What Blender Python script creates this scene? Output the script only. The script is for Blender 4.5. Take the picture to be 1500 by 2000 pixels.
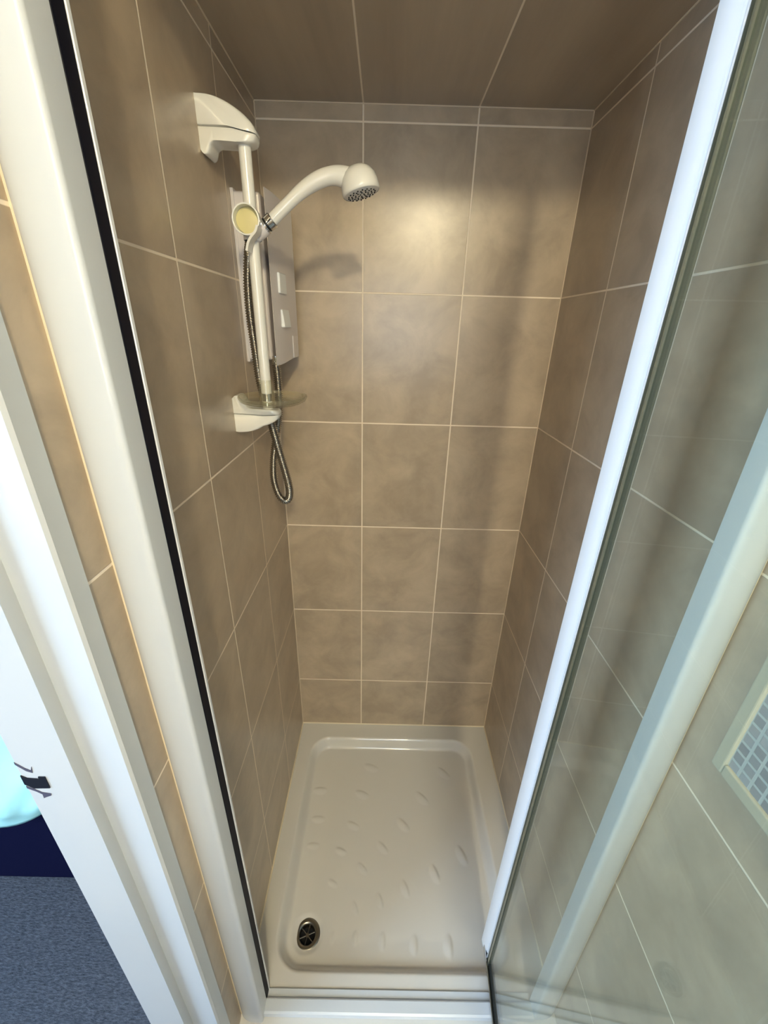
import bpy, bmesh, math, random
from mathutils import Vector, Matrix
random.seed(7)
for o in list(bpy.data.objects): bpy.data.objects.remove(o)
S = bpy.context.scene
COL = S.collection
PI = math.pi

# ---------------------------------------------------------------- camera, world, lights, exposure
cd = bpy.data.cameras.new('camera'); cam = bpy.data.objects.new('camera', cd); COL.objects.link(cam)
cam.location = (0.2969, -1.1566, 1.4595)
cam.rotation_euler = (1.1495, -0.0252, 0.0053)
cd.sensor_fit = 'HORIZONTAL'; cd.sensor_width = 36; cd.lens = 36 * 797.6 / 1500
cd.clip_start = 0.01
S.camera = cam
S.view_settings.view_transform = 'Standard'; S.view_settings.look = 'None'
S.view_settings.gamma = 1; S.view_settings.use_curve_mapping = False
S.view_settings.exposure = 0.28
w = bpy.data.worlds.new('daylight'); S.world = w; w.use_nodes = True
w.node_tree.nodes['Background'].inputs[0].default_value = (0.55, 0.72, 1.0, 1)
w.node_tree.nodes['Background'].inputs[1].default_value = 0.6

LAMP_COL = (1.0, 0.88, 0.58)
LAMP_STRENGTH = 385.0
LAMP_POS = (0.533, -2.10, 2.12)
def area(name, loc, target, sx, sy, power, col):
    l = bpy.data.lights.new(name, 'AREA'); l.shape = 'RECTANGLE'; l.size = sx; l.size_y = sy
    l.energy = power; l.color = col
    o = bpy.data.objects.new(name, l); COL.objects.link(o); o.location = loc
    o.rotation_euler = (Vector(target) - Vector(loc)).to_track_quat('-Z', 'Y').to_euler()
    return o
area('bedroom_window_light', (-2.55, -2.2, 1.55), (0.3, -0.9, 1.1), 1.5, 1.2, 112, (0.60, 0.80, 1.0))
area('bathroom_cool_fill', (0.366, -2.42, 1.45), (0.366, -0.5, 0.9), 0.5, 0.7, 8.0, (0.62, 0.80, 1.0))  # added cool fill, no window stands here; lifts the daylight share

W = 0.7331          # shower width
CZ = 1.90           # shower ceiling height above the tray rim
FL = -0.12          # floor level (tray rim is z = 0)
BACK = -2.50        # wall behind the camera

# ---------------------------------------------------------------- materials
def lin(c):
    return tuple(((v/255)/12.92 if v/255 <= .04045 else ((v/255+.055)/1.055)**2.4) for v in c) + (1,)
class NT:
    def __init__(s, name):
        s.m = bpy.data.materials.new(name); s.m.use_nodes = True
        s.t = s.m.node_tree; s.b = s.t.nodes['Principled BSDF']
    def n(s, typ, **kw):
        x = s.t.nodes.new(typ)
        for k, v in kw.items():
            if k.startswith('i_'):
                key = k[2:]; key = int(key) if key.isdigit() else key
                x.inputs[key].default_value = v
            else: setattr(x, k, v)
        return x
    def l(s, a, b): s.t.links.new(a, b)
    def math(s, op, a, b=None):
        x = s.t.nodes.new('ShaderNodeMath'); x.operation = op
        for i, v in enumerate((a, b)):
            if v is None: continue
            if isinstance(v, (int, float)): x.inputs[i].default_value = v
            else: s.l(v, x.inputs[i])
        return x.outputs[0]
def plastic(name, col, rough=.3, metal=0, spec=.5, noise=0.0, nscale=8, bump=0, bscale=60, coat=0):
    k = NT(name); b = k.b
    b.inputs['Base Color'].default_value = lin(col); b.inputs['Roughness'].default_value = rough
    b.inputs['Metallic'].default_value = metal; b.inputs['Specular IOR Level'].default_value = spec
    b.inputs['Coat Weight'].default_value = coat
    tc = k.n('ShaderNodeTexCoord')
    nz = k.n('ShaderNodeTexNoise', i_Scale=nscale, i_Detail=4.0); k.l(tc.outputs['Object'], nz.inputs['Vector'])
    mx = k.n('ShaderNodeMix', data_type='RGBA', blend_type='MULTIPLY'); mx.inputs[0].default_value = 1
    cr = k.n('ShaderNodeValToRGB'); e = cr.color_ramp.elements
    v = 1 - max(noise, .015); e[0].color = (v, v, v, 1); e[0].position = .3; e[1].color = (1, 1, 1, 1); e[1].position = .7
    k.l(nz.outputs['Fac'], cr.inputs[0]); k.l(cr.outputs[0], mx.inputs[7]); mx.inputs[6].default_value = lin(col)
    k.l(mx.outputs[2], b.inputs['Base Color'])
    if bump:
        n2 = k.n('ShaderNodeTexNoise', i_Scale=bscale, i_Detail=3.0); k.l(tc.outputs['Object'], n2.inputs['Vector'])
        bp = k.n('ShaderNodeBump', i_Strength=bump, i_Distance=.002); k.l(n2.outputs['Fac'], bp.inputs['Height'])
        k.l(bp.outputs[0], b.inputs['Normal'])
    return k.m

def tile_mat(name, col1, col2, grout, gw=.0036, uu=.25, vv=.3259, rough=.28):
    k = NT(name); b = k.b
    uv = k.n('ShaderNodeUVMap', uv_map='tiles'); sp = k.n('ShaderNodeSeparateXYZ'); k.l(uv.outputs[0], sp.inputs[0])
    def dist(o, per):      # distance in metres to the nearest joint
        f = k.math('FRACT', k.math('DIVIDE', o, per))
        return k.math('MULTIPLY', k.math('MINIMUM', f, k.math('SUBTRACT', 1.0, f)), per)
    d = k.math('MINIMUM', dist(sp.outputs[0], uu), dist(sp.outputs[1], vv))
    mr = k.n('ShaderNodeMapRange', interpolation_type='SMOOTHSTEP'); k.l(d, mr.inputs[0])
    mr.inputs[1].default_value = gw * .36; mr.inputs[2].default_value = gw * .62
    # per tile variation
    fl = k.n('ShaderNodeCombineXYZ')
    k.l(k.math('FLOOR', k.math('DIVIDE', sp.outputs[0], uu)), fl.inputs[0]); k.l(k.math('FLOOR', k.math('DIVIDE', sp.outputs[1], vv)), fl.inputs[1])
    wn = k.n('ShaderNodeTexWhiteNoise', noise_dimensions='3D'); k.l(fl.outputs[0], wn.inputs['Vector'])
    off = k.n('ShaderNodeVectorMath', operation='SCALE'); off.inputs['Scale'].default_value = 7; k.l(wn.outputs['Color'], off.inputs[0])
    add = k.n('ShaderNodeVectorMath', operation='ADD'); k.l(uv.outputs[0], add.inputs[0]); k.l(off.outputs[0], add.inputs[1])
    nz = k.n('ShaderNodeTexNoise', i_Scale=9.0, i_Detail=6.0, i_Roughness=.62, i_Distortion=.35); k.l(add.outputs[0], nz.inputs['Vector'])
    cr = k.n('ShaderNodeValToRGB'); e = cr.color_ramp.elements
    e[0].position = .34; e[0].color = lin(col1); e[1].position = .66; e[1].color = lin(col2); k.l(nz.outputs['Fac'], cr.inputs[0])
    hs = k.n('ShaderNodeHueSaturation'); k.l(cr.outputs[0], hs.inputs['Color'])
    mv = k.n('ShaderNodeMapRange'); k.l(wn.outputs['Value'], mv.inputs[0]); mv.inputs[3].default_value = .96; mv.inputs[4].default_value = 1.04
    k.l(mv.outputs[0], hs.inputs['Value'])
    mx = k.n('ShaderNodeMix', data_type='RGBA'); k.l(mr.outputs[0], mx.inputs[0]); mx.inputs[6].default_value = lin(grout); k.l(hs.outputs[0], mx.inputs[7])
    k.l(mx.outputs[2], b.inputs['Base Color'])
    rr = k.n('ShaderNodeMapRange'); k.l(mr.outputs[0], rr.inputs[0]); rr.inputs[3].default_value = .85; rr.inputs[4].default_value = rough
    k.l(rr.outputs[0], b.inputs['Roughness'])
    n2 = k.n('ShaderNodeTexNoise', i_Scale=14.0, i_Detail=3.0); k.l(add.outputs[0], n2.inputs['Vector'])
    h = k.math('ADD', mr.outputs[0], k.math('MULTIPLY', n2.outputs['Fac'], .35))
    bp = k.n('ShaderNodeBump', i_Strength=.55, i_Distance=.0012); k.l(h, bp.inputs['Height']); k.l(bp.outputs[0], b.inputs['Normal'])
    return k.m

M = {}
M['tile'] = tile_mat('beige_stone_effect_tile', (165, 149, 130), (189, 172, 150), (240, 226, 206))
M['grout'] = plastic('cream_grout', (216, 200, 176), .7)
M['sealant'] = plastic('cream_sealant', (226, 214, 188), .5)
M['tray'] = plastic('white_acrylic_tray', (214, 212, 207), .10, noise=.02, nscale=5, coat=.3)
M['frame'] = plastic('white_enamelled_aluminium', (204, 210, 216), .22, noise=.02)
M['doorframe_metal'] = plastic('bright_white_aluminium', (236, 238, 242), .16, coat=.4)
M['paint'] = plastic('white_gloss_paint', (194, 199, 203), .3, noise=.03, nscale=5, bump=.15, bscale=20)
M['seal'] = plastic('navy_magnetic_seal', (9, 10, 24), .6, spec=.2)
M['rubber'] = plastic('black_rubber', (10, 12, 11), .4)
M['chrome'] = plastic('chrome', (215, 215, 215), .08, metal=1)
M['chrome_hose'] = plastic('brushed_chrome_hose', (165, 160, 152), .22, metal=1)
M['steel'] = plastic('stainless_steel', (140, 136, 126), .28, metal=1)
M['white_plastic'] = plastic('aged_white_plastic', (228, 226, 219), .22, noise=.03, coat=.3)
M['heater_plastic'] = plastic('cool_white_plastic', (214, 207, 206), .3)
M['knob_plastic'] = plastic('pale_grey_plastic', (226, 228, 228), .3)
M['yellowed'] = plastic('yellowed_plastic', (206, 196, 142), .4)
M['nozzle'] = plastic('dark_nozzle_hole', (28, 22, 18), .6)
M['dark'] = plastic('dark_void', (6, 6, 10), .8)
M['navy'] = plastic('navy_bed_fabric', (6, 9, 44), .95, spec=.1, bump=.3, bscale=400)
M['duvet'] = plastic('pale_aqua_cotton', (178, 236, 236), .85, spec=.2, bump=.2, bscale=40)
M['wallpaint'] = plastic('white_wall_paint', (205, 200, 190), .8)
M['brass'] = plastic('worn_black_metal', (40, 42, 52), .4, metal=.6)

def clear_mat(name, tint, ior=1.45, rough=.0, haze=0.0, hazecol=(210, 214, 205)):
    k = NT(name); out = k.t.nodes['Material Output']; k.t.nodes.remove(k.b)
    tr = k.n('ShaderNodeBsdfTransparent'); tr.inputs[0].default_value = lin(tint)
    gl = k.n('ShaderNodeBsdfGlossy'); gl.inputs['Roughness'].default_value = rough
    lw = k.n('ShaderNodeLayerWeight'); lw.inputs[0].default_value = .5
    f0 = ((ior-1)/(ior+1))**2                     # Schlick reflectance of one surface of the sheet
    fr = k.math('ADD', k.math('MULTIPLY', k.math('POWER', lw.outputs['Facing'], 5.0), 1-f0), f0)
    mx = k.n('ShaderNodeMixShader'); k.l(fr, mx.inputs[0]); k.l(tr.outputs[0], mx.inputs[1]); k.l(gl.outputs[0], mx.inputs[2])
    last = mx.outputs[0]
    if haze:
        df = k.n('ShaderNodeBsdfDiffuse'); df.inputs[0].default_value = lin(hazecol)
        tc = k.n('ShaderNodeTexCoord'); nz = k.n('ShaderNodeTexNoise', i_Scale=3.0, i_Detail=4.0); k.l(tc.outputs['Object'], nz.inputs['Vector'])
        mr = k.n('ShaderNodeMapRange'); k.l(nz.outputs['Fac'], mr.inputs[0]); mr.inputs[1].default_value = .25; mr.inputs[2].default_value = .75
        mr.inputs[3].default_value = haze * .6; mr.inputs[4].default_value = haze * 1.4
        m2 = k.n('ShaderNodeMixShader'); k.l(mr.outputs[0], m2.inputs[0]); k.l(last, m2.inputs[1]); k.l(df.outputs[0], m2.inputs[2]); last = m2.outputs[0]
    k.l(last, out.inputs['Surface'])
    return k.m
M['glass'] = clear_mat('clear_door_glass', (242, 246, 243), 1.5, .01, .035)
M['acrylic'] = clear_mat('clear_acrylic', (249, 248, 240), 1.5, .06, .06, (225, 220, 200))

k = NT('blue_grey_carpet')
tc = k.n('ShaderNodeTexCoord'); mp = k.n('ShaderNodeMapping'); mp.inputs['Scale'].default_value = (90, 260, 90); k.l(tc.outputs['Object'], mp.inputs[0])
nz = k.n('ShaderNodeTexNoise', i_Scale=1.0, i_Detail=5.0, i_Roughness=.7); k.l(mp.outputs[0], nz.inputs['Vector'])
cr = k.n('ShaderNodeValToRGB'); e = cr.color_ramp.elements; e[0].position = .3; e[0].color = lin((46, 52, 64)); e[1].position = .72; e[1].color = lin((104, 112, 128))
k.l(nz.outputs['Fac'], cr.inputs[0]); k.l(cr.outputs[0], k.b.inputs['Base Color']); k.b.inputs['Roughness'].default_value = .95
bp = k.n('ShaderNodeBump', i_Strength=.9, i_Distance=.006); k.l(nz.outputs['Fac'], bp.inputs['Height']); k.l(bp.outputs[0], k.b.inputs['Normal'])
M['carpet'] = k.m

k = NT('grey_glass_mosaic')
uv = k.n('ShaderNodeUVMap', uv_map='tiles'); br = k.n('ShaderNodeTexBrick', offset=0.0, squash=1.0)
k.l(uv.outputs[0], br.inputs['Vector']); br.inputs['Color1'].default_value = lin((138, 140, 146)); br.inputs['Color2'].default_value = lin((166, 169, 174))
br.inputs['Mortar'].default_value = lin((184, 192, 194)); br.inputs['Scale'].default_value = 1.0; br.inputs['Mortar Size'].default_value = .0022
br.inputs['Brick Width'].default_value = .0155; br.inputs['Row Height'].default_value = .0155; br.inputs['Mortar Smooth'].default_value = .4
k.l(br.outputs['Color'], k.b.inputs['Base Color']); k.b.inputs['Roughness'].default_value = .3
bp = k.n('ShaderNodeBump', i_Strength=.5, i_Distance=.001); bp.invert = True; k.l(br.outputs['Fac'], bp.inputs['Height']); k.l(bp.outputs[0], k.b.inputs['Normal'])
M['mosaic'] = k.m

k = NT('lamp_bulb'); k.b.inputs['Emission Color'].default_value = LAMP_COL + (1,); k.b.inputs['Emission Strength'].default_value = LAMP_STRENGTH
M['bulb'] = k.m

# ---------------------------------------------------------------- mesh helpers
def obj(name, bm, mat, parent=None, smooth=False, recalc=True):
    if recalc: bmesh.ops.recalc_face_normals(bm, faces=bm.faces[:])
    me = bpy.data.meshes.new(name); bm.to_mesh(me); bm.free()
    o = bpy.data.objects.new(name, me); COL.objects.link(o)
    if mat: me.materials.append(mat)
    if smooth:
        for p in me.polygons: p.use_smooth = True
    if parent:
        o.parent = parent
        o.matrix_parent_inverse = parent.matrix_basis.inverted()
    return o
def thing(name, loc, label, cat, group=None, rotz=0):
    o = bpy.data.objects.new(name, None); COL.objects.link(o); o.location = loc; o.rotation_euler = (0, 0, rotz)
    o.empty_display_size = .05
    return tag(o, label, cat, group)
def tag(o, label, cat, group=None):
    o['label'] = label; o['category'] = cat
    if group: o['group'] = group
    return o
def struct(o): o['kind'] = 'structure'; return o
def box(x0, x1, y0, y1, z0, z1, bev=0, seg=2, bm=None):
    new = bmesh.new()
    vs = [new.verts.new((x, y, z)) for x in (x0, x1) for y in (y0, y1) for z in (z0, z1)]
    for f in ((0,1,3,2),(4,6,7,5),(0,4,5,1),(2,3,7,6),(0,2,6,4),(1,5,7,3)): new.faces.new([vs[i] for i in f])
    bmesh.ops.recalc_face_normals(new, faces=new.faces[:])
    if bev: bmesh.ops.bevel(new, geom=new.edges[:], offset=bev, segments=seg, affect='EDGES', profile=.5)
    if bm is None: return new
    me = bpy.data.meshes.new('t'); new.to_mesh(me); new.free(); bm.from_mesh(me); bpy.data.meshes.remove(me)
    return bm
def prism(pts, axis, a, b, bev=0, seg=2):
    """outline pts (2D) extruded along axis from a to b. axis y: pts are (x,z); z: (x,y); x: (y,z)"""
    bm = bmesh.new()
    def P(p, t): return {'y': (p[0], t, p[1]), 'z': (p[0], p[1], t), 'x': (t, p[0], p[1])}[axis]
    A = [bm.verts.new(P(p, a)) for p in pts]; B = [bm.verts.new(P(p, b)) for p in pts]
    n = len(pts); f1 = bm.faces.new(A); f2 = bm.faces.new(B[::-1])
    for i in range(n): bm.faces.new((A[i], A[(i+1) % n], B[(i+1) % n], B[i]))
    bmesh.ops.recalc_face_normals(bm, faces=bm.faces[:])
    if bev:
        es = list({e for f in (f1, f2) for e in f.edges})
        bmesh.ops.bevel(bm, geom=es, offset=bev, segments=seg, affect='EDGES', profile=.5)
    return bm
def smooth_curve(pts, n=8, closed=False):
    out = []; N = len(pts); P = [Vector(p) for p in pts]
    rng = range(N if closed else N - 1)
    for i in rng:
        p0 = P[(i-1) % N] if closed or i > 0 else P[0] * 2 - P[1]
        p1, p2 = P[i], P[(i+1) % N]
        p3 = P[(i+2) % N] if closed or i + 2 < N else p2 * 2 - p1
        for s in range(n):
            t = s / n
            out.append(.5 * ((2*p1) + (p2-p0)*t + (2*p0-5*p1+4*p2-p3)*t*t + (3*p1-p0-3*p2+p3)*t**3))
    if not closed: out.append(P[-1])
    return out
def resample(path, step):
    L = [0]
    for a, b in zip(path, path[1:]): L.append(L[-1] + (b-a).length)
    n = max(2, int(L[-1] / step)); out = []; j = 0
    for i in range(n + 1):
        s = L[-1] * i / n
        while j < len(L) - 2 and L[j+1] < s: j += 1
        t = (s - L[j]) / max(1e-9, L[j+1] - L[j]); out.append(path[j].lerp(path[j+1], t))
    return out, L[-1]
def tube(path, rad, seg=16, bm=None, caps=True, flat=1.0):
    """rad: number or function(i, s in 0..1). parallel transported frame."""
    bm = bm or bmesh.new(); rings = []; up = None; n = len(path)
    for i, p in enumerate(path):
        d = (path[min(i+1, n-1)] - path[max(i-1, 0)]).normalized()
        if up is None:
            up = d.orthogonal().normalized()
        up = (up - d * up.dot(d)).normalized(); sd = d.cross(up)
        r = rad(i, i/(n-1)) if callable(rad) else rad
        rings.append([bm.verts.new(p + (up*math.cos(a) + sd*math.sin(a)*flat)*r) for a in (2*PI*k/seg for k in range(seg))])
    for a, b in zip(rings, rings[1:]):
        for k in range(seg): bm.faces.new((a[k], a[(k+1) % seg], b[(k+1) % seg], b[k]))
    if caps: bm.faces.new(rings[0][::-1]); bm.faces.new(rings[-1])
    return bm
def lathe(prof, origin, axis, seg=40, bm=None, sx=1, sy=1):
    """prof: (r, h) along axis from origin"""
    bm = bm or bmesh.new(); ax = Vector(axis).normalized()
    u = Vector((1,0,0)) if abs(ax.x) < .9 else Vector((0,1,0)); u = (u - ax*u.dot(ax)).normalized(); v = ax.cross(u); o = Vector(origin)
    rings = []
    for r, h in prof:
        if r < 1e-6: rings.append([bm.verts.new(o + ax*h)])
        else: rings.append([bm.verts.new(o + ax*h + (u*math.cos(a)*sx + v*math.sin(a)*sy)*r) for a in (2*PI*k/seg for k in range(seg))])
    for a, b in zip(rings, rings[1:]):
        if len(a) == 1 and len(b) == 1: continue
        for k in range(seg):
            k2 = (k+1) % seg
            if len(a) == 1: bm.faces.new((a[0], b[k2], b[k]))
            elif len(b) == 1: bm.faces.new((a[k], a[k2], b[0]))
            else: bm.faces.new((a[k], a[k2], b[k2], b[k]))
    return bm
def autosmooth(o, ang=40):
    for p in o.data.polygons: p.use_smooth = True
    m = o.modifiers.new('split', 'EDGE_SPLIT'); m.split_angle = math.radians(ang)
    return o

# ---------------------------------------------------------------- tiled walls (joints at measured places)
VV = .3259; Z1 = .2374
ZL = [Z1 + i*VV for i in range(5)] + [1.8693]
def vz(z):        # height -> tile coordinate, joints on multiples of VV
    if z <= ZL[4]: return (z - Z1)
    return (ZL[4]-Z1) + (z-ZL[4]) * VV/(ZL[5]-ZL[4])
def remap(t, lines, per):
    if t <= lines[0]: return t - lines[0]
    for i in range(len(lines)-1):
        if t <= lines[i+1]: return per*(i + (t-lines[i])/(lines[i+1]-lines[i]))
    return per*(len(lines)-1) + t - lines[-1]
def tiled(name, grid_a, grid_b, pos, uvf, thick, mat=None):
    """front skin + back skin so the wall has a thickness. pos(a,b,depth) -> xyz"""
    bm = bmesh.new(); uvl = bm.loops.layers.uv.new('tiles')
    def quad(i, j, d, flip):
        cs = [(grid_a[i], grid_b[j]), (grid_a[i+1], grid_b[j]), (grid_a[i+1], grid_b[j+1]), (grid_a[i], grid_b[j+1])]
        if flip: cs = cs[::-1]
        f = bm.faces.new([bm.verts.new(pos(a, b, d)) for a, b in cs])
        for l, (a, b) in zip(f.loops, cs): l[uvl].uv = uvf(a, b)
    for i in range(len(grid_a)-1):
        for j in range(len(grid_b)-1):
            quad(i, j, 0, False); quad(i, j, thick, True)
    a0, a1, b0, b1 = grid_a[0], grid_a[-1], grid_b[0], grid_b[-1]
    for p, q in (((a0, b0), (a1, b0)), ((a1, b0), (a1, b1)), ((a1, b1), (a0, b1)), ((a0, b1), (a0, b0))):
        f = bm.faces.new([bm.verts.new(pos(*p, 0)), bm.verts.new(pos(*q, 0)), bm.verts.new(pos(*q, thick)), bm.verts.new(pos(*p, thick))])
        for l, c in zip(f.loops, (p, q, q, p)): l[uvl].uv = (.1, .1)
    bmesh.ops.remove_doubles(bm, verts=bm.verts[:], dist=1e-5)
    return struct(obj(name, bm, mat or M['tile']))
XB = [0.2354, 0.4854]
XG = [0, .2354, .4854, W]
ux = lambda x: remap(x, [-.0146, .2354, .4854, .7354], .25)
YL = [-1.26, -1.01, -.7615, -.4901, -.2425, .0075]
YR = [-1.481, -1.231, -.981, -.7315, -.4815, -.2319, .0181]
uy = lambda y: remap(y, YL, .25)
uyr = lambda y: remap(y, YR, .25)
ZG = [FL] + ZL + [CZ]
tiled('wall_back', XG, ZG, lambda x, z, d: (x, d, z), lambda x, z: (ux(x), vz(z)), .08)
tiled('wall_left', [-.81, -.7615, -.4901, -.2425, 0], ZG, lambda y, z, d: (-d, y, z), lambda y, z: (uy(y), vz(z)), .10)
tiled('wall_right', [BACK, -.981, -.7315, -.4815, -.2319, 0], ZG + [2.25], lambda y, z, d: (W+d, y, z), lambda y, z: (uyr(y), vz(z)), .08)
# tiled soffit over the shower, lengthwise joints continue those of the back wall
tiled('ceiling', XG, [-.80, -.38, 0], lambda x, y, d: (x, y, CZ+d), lambda x, y: (ux(x), .10 + .1*(y+.8)), .05)

# wall over the shower opening, the rest of the bathroom
struct(obj('wall_header', box(0, W, -.80, -.79, CZ, 2.25), M['wallpaint']))
struct(obj('floor', box(-.0, W, BACK, -.80, FL-.05, FL), plastic('grey_vinyl', (70, 76, 86), .5)))
struct(obj('ceiling_bathroom', box(-.1, W+.08, BACK-.08, -.70, 2.25, 2.30), M['wallpaint']))
struct(obj('wall_front', box(-.1, W+.08, BACK-.08, BACK, FL, 2.25), M['wallpaint']))
struct(obj('wall_left_rear', box(-.10, 0, BACK, -1.62, FL, 2.25), M['wallpaint']))
struct(obj('wall_left_lintel', box(-.10, 0, -1.62, -.84, 1.95, 2.25), M['wallpaint']))

# narrow caulk and grout beads in the corners
def bead(name, pts, r, mat):
    bm = bmesh.new()
    for a, b in pts: tube([Vector(a), Vector(b)], r, 6, bm)
    return struct(obj(name, bm, mat))
bead('trim_1', [((0, 0, 0), (0, 0, CZ)), ((W, 0, 0), (W, 0, CZ)), ((0, 0, CZ), (W, 0, CZ)), ((0, 0, CZ), (0, -.76, CZ)), ((W, 0, CZ), (W, -.76, CZ))], .0021, M['grout'])
bead('trim_2', [((0, 0, .001), (W, 0, .001)), ((0, 0, .001), (0, -.73, .001)), ((W, 0, .001), (W, -.73, .001))], .0035, M['sealant'])

# ---------------------------------------------------------------- bedroom beyond the doorway
struct(obj('floor_bedroom', box(-3.2, 0, BACK-1, 2.0, FL-.05, FL), M['carpet']))
struct(obj('wall_bedroom_side', box(-3.2, -.10, 2.0, 2.08, FL, 2.3), M['wallpaint']))
struct(obj('wall_bedroom_near', box(-.12, -.1005, -.80, 2.0, FL, 2.3), M['wallpaint']))

d1 = struct(obj('door_1', prism([(0, -.81), (.003, -.812), (.003, -.835), (0, -.838), (-.058, -.828), (-.058, -.845), (-.122, -.845), (-.122, -.8105), (-.0, -.8105)], 'z', FL, 1.95, 0), M['paint']))
def part(o, p): o.parent = p; o.matrix_parent_inverse = p.matrix_basis.inverted(); return o
sp = prism([(-.1225, .967), (-.116, .9625), (-.102, .9615), (-.102, .9655), (-.094, .9655), (-.094, .945), (-.113, .944), (-.1225, .951)], 'y', -.8462, -.842)
part(obj('strike_plate', sp, M['brass']), d1)
for pts in ([(-.1225, .986), (-.113, .975), (-.1065, .972), (-.1045, .983), (-.1075, .976), (-.113, .980), (-.1225, .990)],
            [(-.1225, .947), (-.114, .9415), (-.107, .936), (-.0965, .9335), (-.0975, .9300), (-.104, .9270), (-.108, .9245), (-.1075, .9320), (-.113, .9370), (-.1225, .943)]):
    part(obj('paint_chip', prism(pts, 'y', -.8456, -.843), plastic('chipped_paint', (72, 72, 92), .7)), d1)

# bed with navy base, duvet hanging over its edge
bed = thing('bed', (-1.3, .4, FL), 'dark navy bed base standing on the blue-grey carpet', 'bed')
obj('bed_base', box(-2.3, -.30, -.475, 1.4, FL, .26, .02, 3), M['navy'], bed)
bm = bmesh.new(); nx, ny = 90, 60; rows = []
x0, x1 = -2.4, -.24
def duvet(u, t):
    x = x0 + (x1-x0)*u
    # t: 0 hem .. .35 top edge .. 1 back
    hem = .222 + min(.10, 2.4*max(0, x+.73)**2) + .0012*math.sin(x*31)
    if t < .35:
        s = t/.35; z = hem + (.46-hem)*s; y = -.515 + .02*math.sin(s*PI)*-1 + (.010*math.sin(x*26+s*5)*(1-s*.6) + .005*math.sin(x*57-s*9))*min(1, s*3)
        if s > .8: y += .03*((s-.8)/.2)**2
    else:
        s = (t-.35)/.65; y = -.485 + 1.9*s; z = .46 + .05*math.sin(min(1, s*6)*PI/2) + .012*math.sin(x*13+y*9) + .008*math.sin(x*7-y*21)
    return (x, y, z)
g = [[bm.verts.new(duvet(i/nx, j/ny)) for j in range(ny+1)] for i in range(nx+1)]
for i in range(nx):
    for j in range(ny): bm.faces.new((g[i][j], g[i+1][j], g[i+1][j+1], g[i][j+1]))
dv = tag(obj('duvet', bm, M['duvet'], None, True), 'pale aqua duvet draped over the edge of the navy bed', 'duvet')
so = dv.modifiers.new('thick', 'SOLIDIFY'); so.thickness = .02; so.offset = -1

# ---------------------------------------------------------------- shower tray
TX0, TX1, TY0, TY1 = .047, .664, -.703, -.058
RC = .075
DR = Vector((.124, -.616))
BUMPS = [(.283,-.154),(.55,-.171),(.104,-.24),(.254,-.25),(.463,-.26),(.111,-.332),(.229,-.349),(.395,-.345),(.107,-.409),(.196,-.422),
 (.327,-.411),(.266,-.466),(.575,-.429),(.486,-.478),(.394,-.514),(.32,-.543),(.18,-.503),(.25,-.56),(.194,-.623),(.255,-.624),
 (.329,-.629),(.414,-.636),(.506,-.638)]
def sstep(t): t = max(0, min(1, t)); return t*t*(3-2*t)
def trayz(x, y):
    cx, cy = (TX0+TX1)/2, (TY0+TY1)/2; hx, hy = (TX1-TX0)/2-RC, (TY1-TY0)/2-RC
    qx, qy = abs(x-cx)-hx, abs(y-cy)-hy
    d = RC - (math.hypot(max(qx, 0), max(qy, 0)) + min(max(qx, qy), 0))     # inside distance
    if d <= 0: return 0.0
    wd = .030
    t = max(0, min(1, d/wd)); z = -.034*(t*t*t*(t*(6*t-15)+10)*.35 + .65*sstep(t))
    dd = (Vector((x, y)) - DR).length
    z -= .006*sstep((d-wd)/.05)*(1 - min(1, dd/.6))
    z -= .003*sstep(1-(dd-.030)/.016)
    if dd < .026: z -= .028*sstep((.026-dd)/.003)
    for bx, by in BUMPS:
        if abs(x-bx) < .04 and abs(y-by) < .04:
            rv = Vector((bx, by)) - DR; L = rv.length; r = rv/L; tn = Vector((-r.y, r.x)); q = Vector((x-bx, y-by))
            sc = .55 + .75*min(1, L/.45)
            a = q.dot(tn)/(.0235*sc); b = q.dot(r); b = b/(.0085*sc) if b > 0 else b/(.015*sc)
            e2 = a*a + b*b
            if e2 < 1: z += .0030*sc*(1-e2)**1.4
    return z
bm = bmesh.new()
def axis(a, b, n): return [a+(b-a)*i/n for i in range(n+1)]
xs = axis(0, W, 300); ys = axis(-.79, 0, 320)
g = [[bm.verts.new((x, y, trayz(x, y))) for y in ys] for x in xs]
for i in range(len(xs)-1):
    for j in range(len(ys)-1): bm.faces.new((g[i][j], g[i+1][j], g[i+1][j+1], g[i][j+1]))
# skirt down to the floor
def skirt(row):
    low = [bm.verts.new((v.co.x, v.co.y, FL+.001)) for v in row]
    for k in range(len(row)-1): bm.faces.new((row[k], row[k+1], low[k+1], low[k]))
skirt([r[0] for r in g]); skirt([r[-1] for r in g]); skirt(g[0]); skirt(g[-1])
tray = thing('shower_tray', (W/2, -.4, FL), 'white rectangular shower tray with raised anti-slip dimples and a corner drain', 'shower tray')
obj('tray_basin', bm, M['tray'], tray, True)
DZ = trayz(DR.x+.033, DR.y+.01) + .0005
fl = lathe([(.0205, -.020), (.0205, -.004), (.0225, -.0005), (.026, .0016), (.031, .0010), (.0345, -.001), (.0345, -.003)], (DR.x, DR.y, DZ+.001), (0, 0, 1), 48)
waste = obj('drain', fl, M['steel'], tray, True)
obj('drain_well', lathe([(0, -.0195), (.0205, -.0195), (.0208, -.004)], (DR.x, DR.y, DZ+.001), (0, 0, 1), 40), M['dark'], waste, True)
bm = bmesh.new()
for a in (20, 80, 140):
    c, s = math.cos(math.radians(a)), math.sin(math.radians(a))
    tube([Vector((DR.x-c*.0205, DR.y-s*.0205, DZ-.005)), Vector((DR.x+c*.0205, DR.y+s*.0205, DZ-.005))], .0011, 6, bm)
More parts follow.
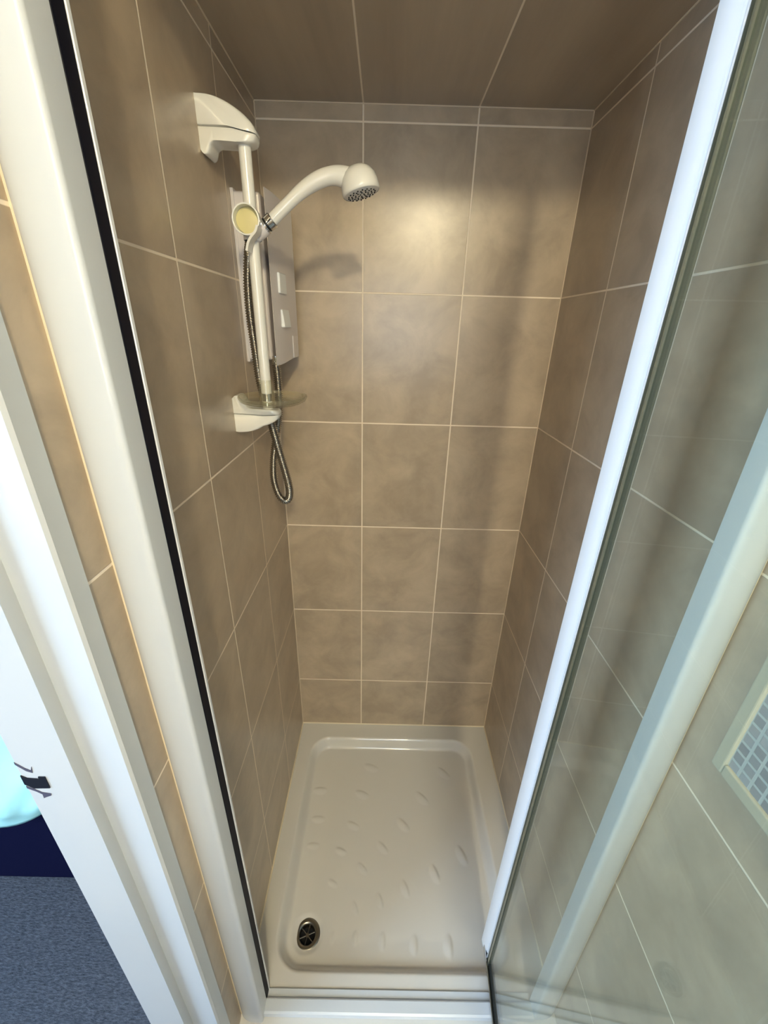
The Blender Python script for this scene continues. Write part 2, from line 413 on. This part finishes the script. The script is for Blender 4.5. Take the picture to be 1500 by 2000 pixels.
lathe([(0, .001), (.0045, .001), (.0045, -.002), (0, -.002)], (DR.x, DR.y, DZ-.005), (0, 0, 1), 16, bm)
obj('drain_grate', bm, M['steel'], waste)

# ---------------------------------------------------------------- enclosure frame
enc = thing('enclosure_frame', (W/2, -.76, 0), 'white metal frame lining the shower opening from tray to soffit', 'shower frame')
HT = 1.895
jp = [(0, -.725)] + [(p.x, p.y) for p in smooth_curve([Vector(q) for q in ((0, -.766, 0), (.006, -.7735, 0), (.016, -.779, 0), (.03, -.782, 0), (.046, -.7828, 0))], 5)] + [(.050, -.7824), (.0525, -.7813), (.0541, -.7795), (.0545, -.777), (.0545, -.750), (.0500, -.749), (.0500, -.725)]
autosmooth(obj('left_jamb', prism(jp, 'z', .001, HT), M['frame'], enc), 35)
rj = [(W-x, y+.012) for x, y in jp[1:-3]] + [(W-.0545, -.741), (W, -.741)]
autosmooth(obj('right_jamb', prism(rj, 'z', .001, HT), M['frame'], enc), 35)
sl = obj('magnetic_seal', box(.0500, .0548, -.749, -.7315, .004, 1.86, .001), M['seal'], enc); sl['label'] = 'near-black magnetic seal strip'
obj('chrome_edge', box(.0500, .0556, -.7312, -.726, .002, 1.86, .0008), M['doorframe_metal'], enc)
bm = prism([(-.7285, .001), (-.7285, .0045), (-.730, .006), (-.745, .0065), (-.7465, .013), (-.749, .0145), (-.768, .0145), (-.772, .0125), (-.7735, .001)], 'x', .0545, W-.0545)
obj('bottom_rail', bm, M['frame'], enc)
obj('header_rail', box(.0545, W-.0545, -.775, -.728, 1.882, HT, .002), M['frame'], enc)
bead('trim_3', [((.002, -.7665, 0), (.002, -.7665, HT)), ((W-.002, -.7545, 0), (W-.002, -.7545, HT))], .0034, M['sealant'])

# ---------------------------------------------------------------- open glass door (turned outwards, hinge side standing over the tray)
HX, HY, DT = .585, -.6375, -4.4
door = thing('shower_door', (HX, HY, .0165), 'open clear glass shower door with bright white edge profile on the right', 'shower door', rotz=math.radians(DT))
def dpart(name, bm, mat, smooth=False):
    o = obj(name, bm, mat, None, smooth); o.parent = door; return o
# local coords: door runs along -y, outer face at x=0, z from 0
DH = 1.845; DW = .66
dp = [(0.0, -.0025), (.0003, -.008), (.0012, -.014), (.0026, -.020), (.0046, -.0260), (.0072, -.0315), (.0095, -.0330), (.0095, -.0382), (.0055, -.0392), (.0055, -.0412), (.008, -.0415), (.022, -.0415), (.024, -.039), (.024, -.003), (.020, 0), (.002, 0)]
autosmooth(dpart('hinge_profile', prism(dp, 'z', 0, DH), M['doorframe_metal']), 30)
dpart('gasket', box(.0065, .0175, -.0515, -.0415, 0.002, DH, .0008), plastic('olive_rubber', (66, 68, 52), .4))
dpart('gasket_lip', box(.005, .0065, -.0560, -.0515, 0.002, DH), M['acrylic'])
dpart('glass_pane', box(.009, .0145, -DW, -.043, .010, DH-.01), M['glass'])
dpart('bottom_rail', box(.002, .0045, -DW, -.016, 0, .018, .0006), M['chrome'])
dpart('bottom_gasket', box(.0045, .0185, -DW, -.020, .001, .016, .001), M['rubber'])
dpart('bottom_trim', box(.0185, .0205, -DW, -.020, 0, .018, .0006), M['chrome'])
dpart('top_rail', box(.002, .0205, -DW, -.0415, DH-.02, DH, .001), M['doorframe_metal'])
dpart('closing_profile', box(0, .024, -DW-.03, -DW, 0, DH, .002), M['doorframe_metal'])

# ---------------------------------------------------------------- shower rail, brackets, slider
RX, RY = .0635, -.325
rail = thing('riser_rail', (RX, RY, 1.28), 'white shower slide rail between two hooded wall brackets on the left wall', 'shower rail')
rb = tube([Vector((RX, RY, z)) for z in (1.300, 1.30+.002, 1.5, 1.722)], .0100, 28)
rb_o = obj('rail', rb, M['white_plastic'], rail); autosmooth(rb_o)
def hood(profile, y0, y1, taper, nseg=14):
    """bracket body: outline (x,z) swept across y, fuller in the middle, narrowing to its edges"""
    bm = bmesh.new(); rings = []; cz = sum(p[1] for p in profile)/len(profile)
    for k in range(nseg+1):
        s = -1 + 2*k/nseg; y = (y0+y1)/2 + (y1-y0)/2*math.sin(s*PI/2)
        q = math.sqrt(max(0, 1 - abs(math.sin(s*PI/2))**5)); sc = 1 - taper*(1-q)
        rings.append([bm.verts.new((p[0]*sc, y, cz + (p[1]-cz)*(1-(1-sc)*.3))) for p in profile])
    n = len(profile)
    for a, b in zip(rings, rings[1:]):
        for i in range(n): bm.faces.new((a[i], a[(i+1) % n], b[(i+1) % n], b[i]))
    bm.faces.new(rings[0]); bm.faces.new(rings[-1][::-1])
    return bm
def curve2(pts, n=5): return [(p.x, p.y) for p in smooth_curve([Vector((a, b, 0)) for a, b in pts], n)]
cap = curve2([(.0, 1.7755), (.026, 1.774), (.048, 1.768), (.070, 1.757), (.085, 1.745), (.0915, 1.7345)], 6) + [(.0905, 1.7315), (.06, 1.7365), (.03, 1.7375), (0, 1.7375)]
br1 = autosmooth(obj('upper_bracket', hood([(a*.95, b) for a, b in cap], -.346, -.304, .22), M['white_plastic'], rail), 50)
body = [(0, 1.7365), (.03, 1.7365), (.06, 1.7355), (.0905, 1.730)] + curve2([(.0905, 1.727), (.087, 1.721), (.078, 1.7185), (.060, 1.7190), (.038, 1.7195), (.026, 1.7190), (.0185, 1.7150), (.0160, 1.7090), (.0125, 1.7035), (.007, 1.7015), (.003, 1.7035)], 4) + [(0, 1.707)]
autosmooth(obj('bracket_lip', hood([(a*.95, b+.0006) for a, b in body], -.345, -.305, .22), M['white_plastic'], br1), 50)
low = [(0, 1.3295)] + curve2([(.006, 1.3345), (.014, 1.334), (.021, 1.326), (.029, 1.314), (.042, 1.3095), (.068, 1.309), (.088, 1.307), (.0925, 1.302)], 4) + [(.092, 1.2985), (.07, 1.297), (.05, 1.298), (.02, 1.299), (0, 1.2995)]
br2 = autosmooth(obj('lower_bracket', hood([(a*.95, b) for a, b in low], -.343, -.306, .2), M['white_plastic'], rail), 50)
lb = [(0, 1.299), (.02, 1.2985), (.05, 1.2975), (.07, 1.2965), (.092, 1.298)] + curve2([(.092, 1.295), (.086, 1.287), (.072, 1.279), (.060, 1.2755), (.045, 1.268), (.028, 1.2635), (.008, 1.262)], 4) + [(0, 1.263)]
autosmooth(obj('bracket_lip', hood([(a*.95, b) for a, b in lb], -.342, -.307, .2), M['white_plastic'], br2), 50)

# slider with round knob facing out, curled lever and cup for the handset
sld = obj('slider', lathe([(.0150, .020), (.0150, -.020)], (RX, RY, 1.612), (0, 0, 1), 32), M['white_plastic'], rail); autosmooth(sld)
ring = lathe([(.0180, .004), (.0205, .012), (.0225, .030), (.0222, .0395), (.0212, .0400), (.0200, .0395), (.0196, .033), (.0190, .024)], (RX, RY+.003, 1.617), (.03, -1, -.02), 48)
autosmooth(obj('knob_ring', ring, M['white_plastic'], sld), 60)
autosmooth(obj('knob_disc', lathe([(0, .0285), (.012, .0282), (.0188, .0268), (.0192, .024)], (RX, RY+.003, 1.617), (.03, -1, -.02), 40), M['yellowed'], sld))
lev = bmesh.new(); lp = smooth_curve([(.083, 0, 1.608), (.0795, 0, 1.600), (.0715, 0, 1.592), (.0655, 0, 1.583), (.0620, 0, 1.572)], 5)
prev = None
for i, p in enumerate(lp):
    a = lp[min(i+1, len(lp)-1)] - lp[max(i-1, 0)]; nrm = Vector((a.z, 0, -a.x)).normalized()*.0019
    cur = [lev.verts.new((p + nrm*sgn + Vector((0, y, 0)))) for sgn, y in ((1, -.364), (-1, -.364), (-1, -.340), (1, -.340))]
    if prev:
        for q in range(4): lev.faces.new((prev[q], prev[(q+1) % 4], cur[(q+1) % 4], cur[q]))
    else: lev.faces.new(cur[::-1])
    prev = cur
lev.faces.new(prev)
obj('lever', lev, M['white_plastic'], sld)
hd = Vector((.805, 0, .593)).normalized()
cupo = Vector((.0790, RY, 1.6080))
cup = lathe([(.0085, -.028), (.0115, -.024), (.0128, -.006), (.0128, .004), (.0112, .004), (.0108, -.006), (.009, -.024)], cupo + hd*.006, hd, 32)
autosmooth(obj('handset_cup', cup, M['heater_plastic'], sld))

# handset
hs = thing('shower_head', (.09, RY, 1.62), 'white handheld shower head held in the slider, angled over the tray', 'shower head')
hp = smooth_curve([cupo + hd*.026, Vector((.118, RY, 1.6385)), Vector((.152, RY, 1.6645)), Vector((.180, RY, 1.6795)), Vector((.203, RY, 1.6855)), Vector((.222, RY, 1.6840)), Vector((.238, RY, 1.678))], 8)
hp, _ = resample(hp, .003)
def hr(i, s): return .0098 + .0028*sstep((s-.2)/.5) + .0035*sstep((s-.7)/.3)
autosmooth(obj('handle', tube(hp, hr, 28), M['white_plastic'], hs), 70)
ha = Vector((-.27, .03, 1)).normalized(); hc = Vector((.2495, RY, 1.6655))
dome = [(0, .0355), (.008, .0350), (.016, .0325), (.0235, .0270), (.0285, .0195), (.0308, .010), (.0315, .002), (.0312, -.0015), (.0295, -.003)]
autosmooth(obj('head', lathe(dome, hc, ha, 56), M['white_plastic'], hs), 70)
face = obj('spray_face', lathe([(.0296, -.0024), (.026, -.0040), (0, -.0052)], hc, ha, 56), M['white_plastic'], hs, True)
u = Vector((1, 0, 0)); u = (u - ha*u.dot(ha)).normalized(); v = ha.cross(u)
nb = bmesh.new()
for r, n in ((.005, 5), (.011, 10), (.017, 14), (.0225, 18)):
    for k in range(n):
        a = 2*PI*k/n + r*90; c = hc + (u*math.cos(a) + v*math.sin(a))*r - ha*(.0049 - r*.02)
        lathe([(.0013, .0008), (.0013, -.0010), (0, -.0010)], c, ha, 7, nb)
nz_ = obj('nozzle_holes', nb, M['nozzle'], face)
ch = lathe([(.0100, .002), (.0126, .003), (.0129, .0110), (.0116, .0118), (.0100, .0122), (.0100, .0138), (.0122, .0144), (.0126, .0240), (.0105, .0255)], cupo + hd*.001, hd, 36)
autosmooth(obj('chrome_collar', ch, M['chrome'], hs), 30)
autosmooth(obj('collar_gap', lathe([(.0095, .0115), (.0113, .0119), (.0113, .0141), (.0095, .0143)], cupo + hd*.001, hd, 36), M['rubber'], hs))

# hose
P = [cupo - hd*.020, Vector((.057, -.318, 1.592)), Vector((.0475, -.303, 1.574)), (.043,-.300,1.553), (.0400,-.300,1.524), (.039,-.300,1.473), (.042,-.300,1.419), (.045,-.298,1.357),
     (.050,-.284,1.312), (.056,-.280,1.265), (.066,-.276,1.207), (.0765,-.272,1.150), (.081,-.269,1.112), (.0765,-.267,1.089), (.066,-.265,1.0835), (.053,-.262,1.097),
     (.0435,-.256,1.132), (.0445,-.250,1.175), (.051,-.242,1.22), (.0575,-.232,1.262), (.061,-.224,1.305), (.0610,-.219,1.350), (.058,-.213,1.385)]
path, L = resample(smooth_curve([Vector(p) for p in P], 12), .0009)
hose = tag(obj('shower_hose', tube(path, lambda i, s: .0080 + .0012*math.sin(2*PI*i/5.0+.8), 14), M['chrome_hose'], None, True),
           'flexible ribbed chrome hose looping below the lower rail bracket', 'shower hose')

# soap dish clipped on the rail
dish = thing('soap_dish', (RX, RY, 1.318), 'clear oval plastic soap dish clipped around the foot of the slide rail', 'soap dish')
DXc, DYc = .079, -.338
pr = [(0, .0), (.035, .0), (.052, .002), (.060, .007), (.0625, .0125), (.0650, .0130), (.0655, .0110), (.062, .004), (.053, -.001), (.035, -.0025), (0, -.0025)]
autosmooth(obj('dish', lathe(pr, (DXc, DYc, 1.3225), (0, 0, 1), 56, sx=1.0, sy=1.12), M['acrylic'], dish), 60)
autosmooth(obj('collar', lathe([(.0110, .040), (.0132, .040), (.0145, .0), (.0150, -.006), (.0115, -.006)], (RX, RY, 1.323), (0, 0, 1), 32), M['acrylic'], dish))
autosmooth(obj('clip', lathe([(.0102, .016), (.0118, .015), (.0118, .002), (.0102, .001)], (RX, RY, 1.322), (0, 0, 1), 32), M['chrome'], dish))

# ---------------------------------------------------------------- electric shower unit
heat = thing('electric_shower', (0, -.13, 1.39), 'boxy white electric shower heater unit behind the slide rail', 'electric shower')
obj('back_box', box(0, .054, -.2215, -.05, 1.392, 1.688, .006, 3), M['heater_plastic'], heat)
obj('wall_plate', box(0, .006, -.2245, -.045, 1.388, 1.6915, .001), M['heater_plastic'], heat)
plan = smooth_curve([Vector((.0645, -.226, 0)), Vector((.072, -.19, 0)), Vector((.078, -.14, 0)), Vector((.0810, -.09, 0)), Vector((.0800, -.065, 0)), Vector((.070, -.042, 0))], 5)
outer = [(p.x, p.y) for p in plan]
inner = [(.058, -.042), (.057, -.10), (.0575, -.18), (.0625, -.2245)]
bm = prism(outer + inner, 'z', 1.384, 1.694, .002, 2)
for vtx in bm.verts:       # bottom edge sweeps down to a point at the front, as the cover does
    t = (vtx.co.y + .226)/.184
    if vtx.co.z < 1.5: vtx.co.z += .010*sstep(t*1.6) - .003
    else: vtx.co.z -= .006*sstep(t)
cover = autosmooth(obj('cover', bm, M['heater_plastic'], heat), 35)
def cx(y):
    for a, b in zip(plan, plan[1:]):
        if a.y <= y <= b.y: return a.x + (b.x-a.x)*(y-a.y)/(b.y-a.y)
    return plan[0].x
for nm, z0, z1, ya, yb, pr_ in (('button', 1.522, 1.560, -.197, -.160, .0055), ('dial', 1.457, 1.492, -.192, -.152, .0085)):
    bm = box(0, pr_, ya, yb, z0, z1, .0018, 3)
    for vtx in bm.verts: vtx.co.x += cx(vtx.co.y) - .001
    if nm == 'dial':
        for vtx in bm.verts:
            if vtx.co.x > cx(vtx.co.y) + .004: vtx.co.x -= .004*(vtx.co.z - z0)/(z1-z0)
    obj(nm, bm, M['knob_plastic'], cover)
bm = box(0, .0025, -.125, -.085, 1.392, 1.440, .001, 2)
for vtx in bm.verts: vtx.co.x += cx(vtx.co.y) - .001
obj('raised_facet', bm, M['heater_plastic'], cover)  # slightly raised facet low on the cover, same plastic
autosmooth(obj('outlet', lathe([(.0085, .0), (.0085, -.010), (.0075, -.012), (.0075, -.022)], (.058, -.213, 1.400), (0, 0, 1), 24), M['chrome'], heat))

# ---------------------------------------------------------------- framed mosaic panel on the right wall
mos = thing('mosaic_panel', (W, -.98, 1.1), 'small grey mosaic panel with raised cream surround on the right wall', 'wall panel')
y0, y1, z0, z1 = -1.16, -.807, .964, 1.42
bm = bmesh.new()
for (a, b, c, d) in ((y1-.016, y1, z0, z1), (y0, y0+.016, z0, z1), (y0+.016, y1-.016, z0, z0+.018), (y0+.016, y1-.016, z1-.018, z1)):
    box(W-.007, W, a, b, c, d, .0025, 3, bm)
obj('surround', bm, plastic('cream_glazed_trim', (190, 185, 166), .25), mos)
bm = bmesh.new(); uvl = bm.loops.layers.uv.new('tiles')
vs = [(W-.003, y0+.015, z0+.017), (W-.003, y1-.015, z0+.017), (W-.003, y1-.015, z1-.017), (W-.003, y0+.015, z1-.017)]
f = bm.faces.new([bm.verts.new(p) for p in vs])
for l in f.loops: l[uvl].uv = (l.vert.co.y - y1, l.vert.co.z - z0)
e = bmesh.ops.extrude_face_region(bm, geom=[f]); 
for vtx in [q for q in e['geom'] if isinstance(q, bmesh.types.BMVert)]: vtx.co.x += .003
obj('mosaic', bm, M['mosaic'], mos)

# ---------------------------------------------------------------- bathroom ceiling lamp behind the camera
lamp = thing('ceiling_lamp', (LAMP_POS[0], LAMP_POS[1], 2.25), 'warm bulb hanging from a white ceiling rose behind the viewer', 'lamp')
x, y, z = LAMP_POS
autosmooth(obj('ceiling_rose', lathe([(0, 0), (.05, 0), (.045, -.02), (.012, -.03), (0, -.03)], (x, y, 2.25), (0, 0, 1), 32), M['white_plastic'], lamp))
obj('flex', tube([Vector((x, y, 2.24)), Vector((x, y, z+.0999))], .004, 10), M['white_plastic'], lamp)
autosmooth(obj('lamp_holder', lathe([(0, .10), (.014, .095), (.018, .055), (.0, .05)], (x, y, z), (0, 0, 1), 24), M['white_plastic'], lamp))
obj('bulb', lathe([(0, -.055)] + [(.055*math.sin(a), -.055*math.cos(a)) for a in [PI*k/16 for k in range(1, 16)]] + [(0, .055)], (x, y, z), (0, 0, 1), 32), M['bulb'], lamp, True)
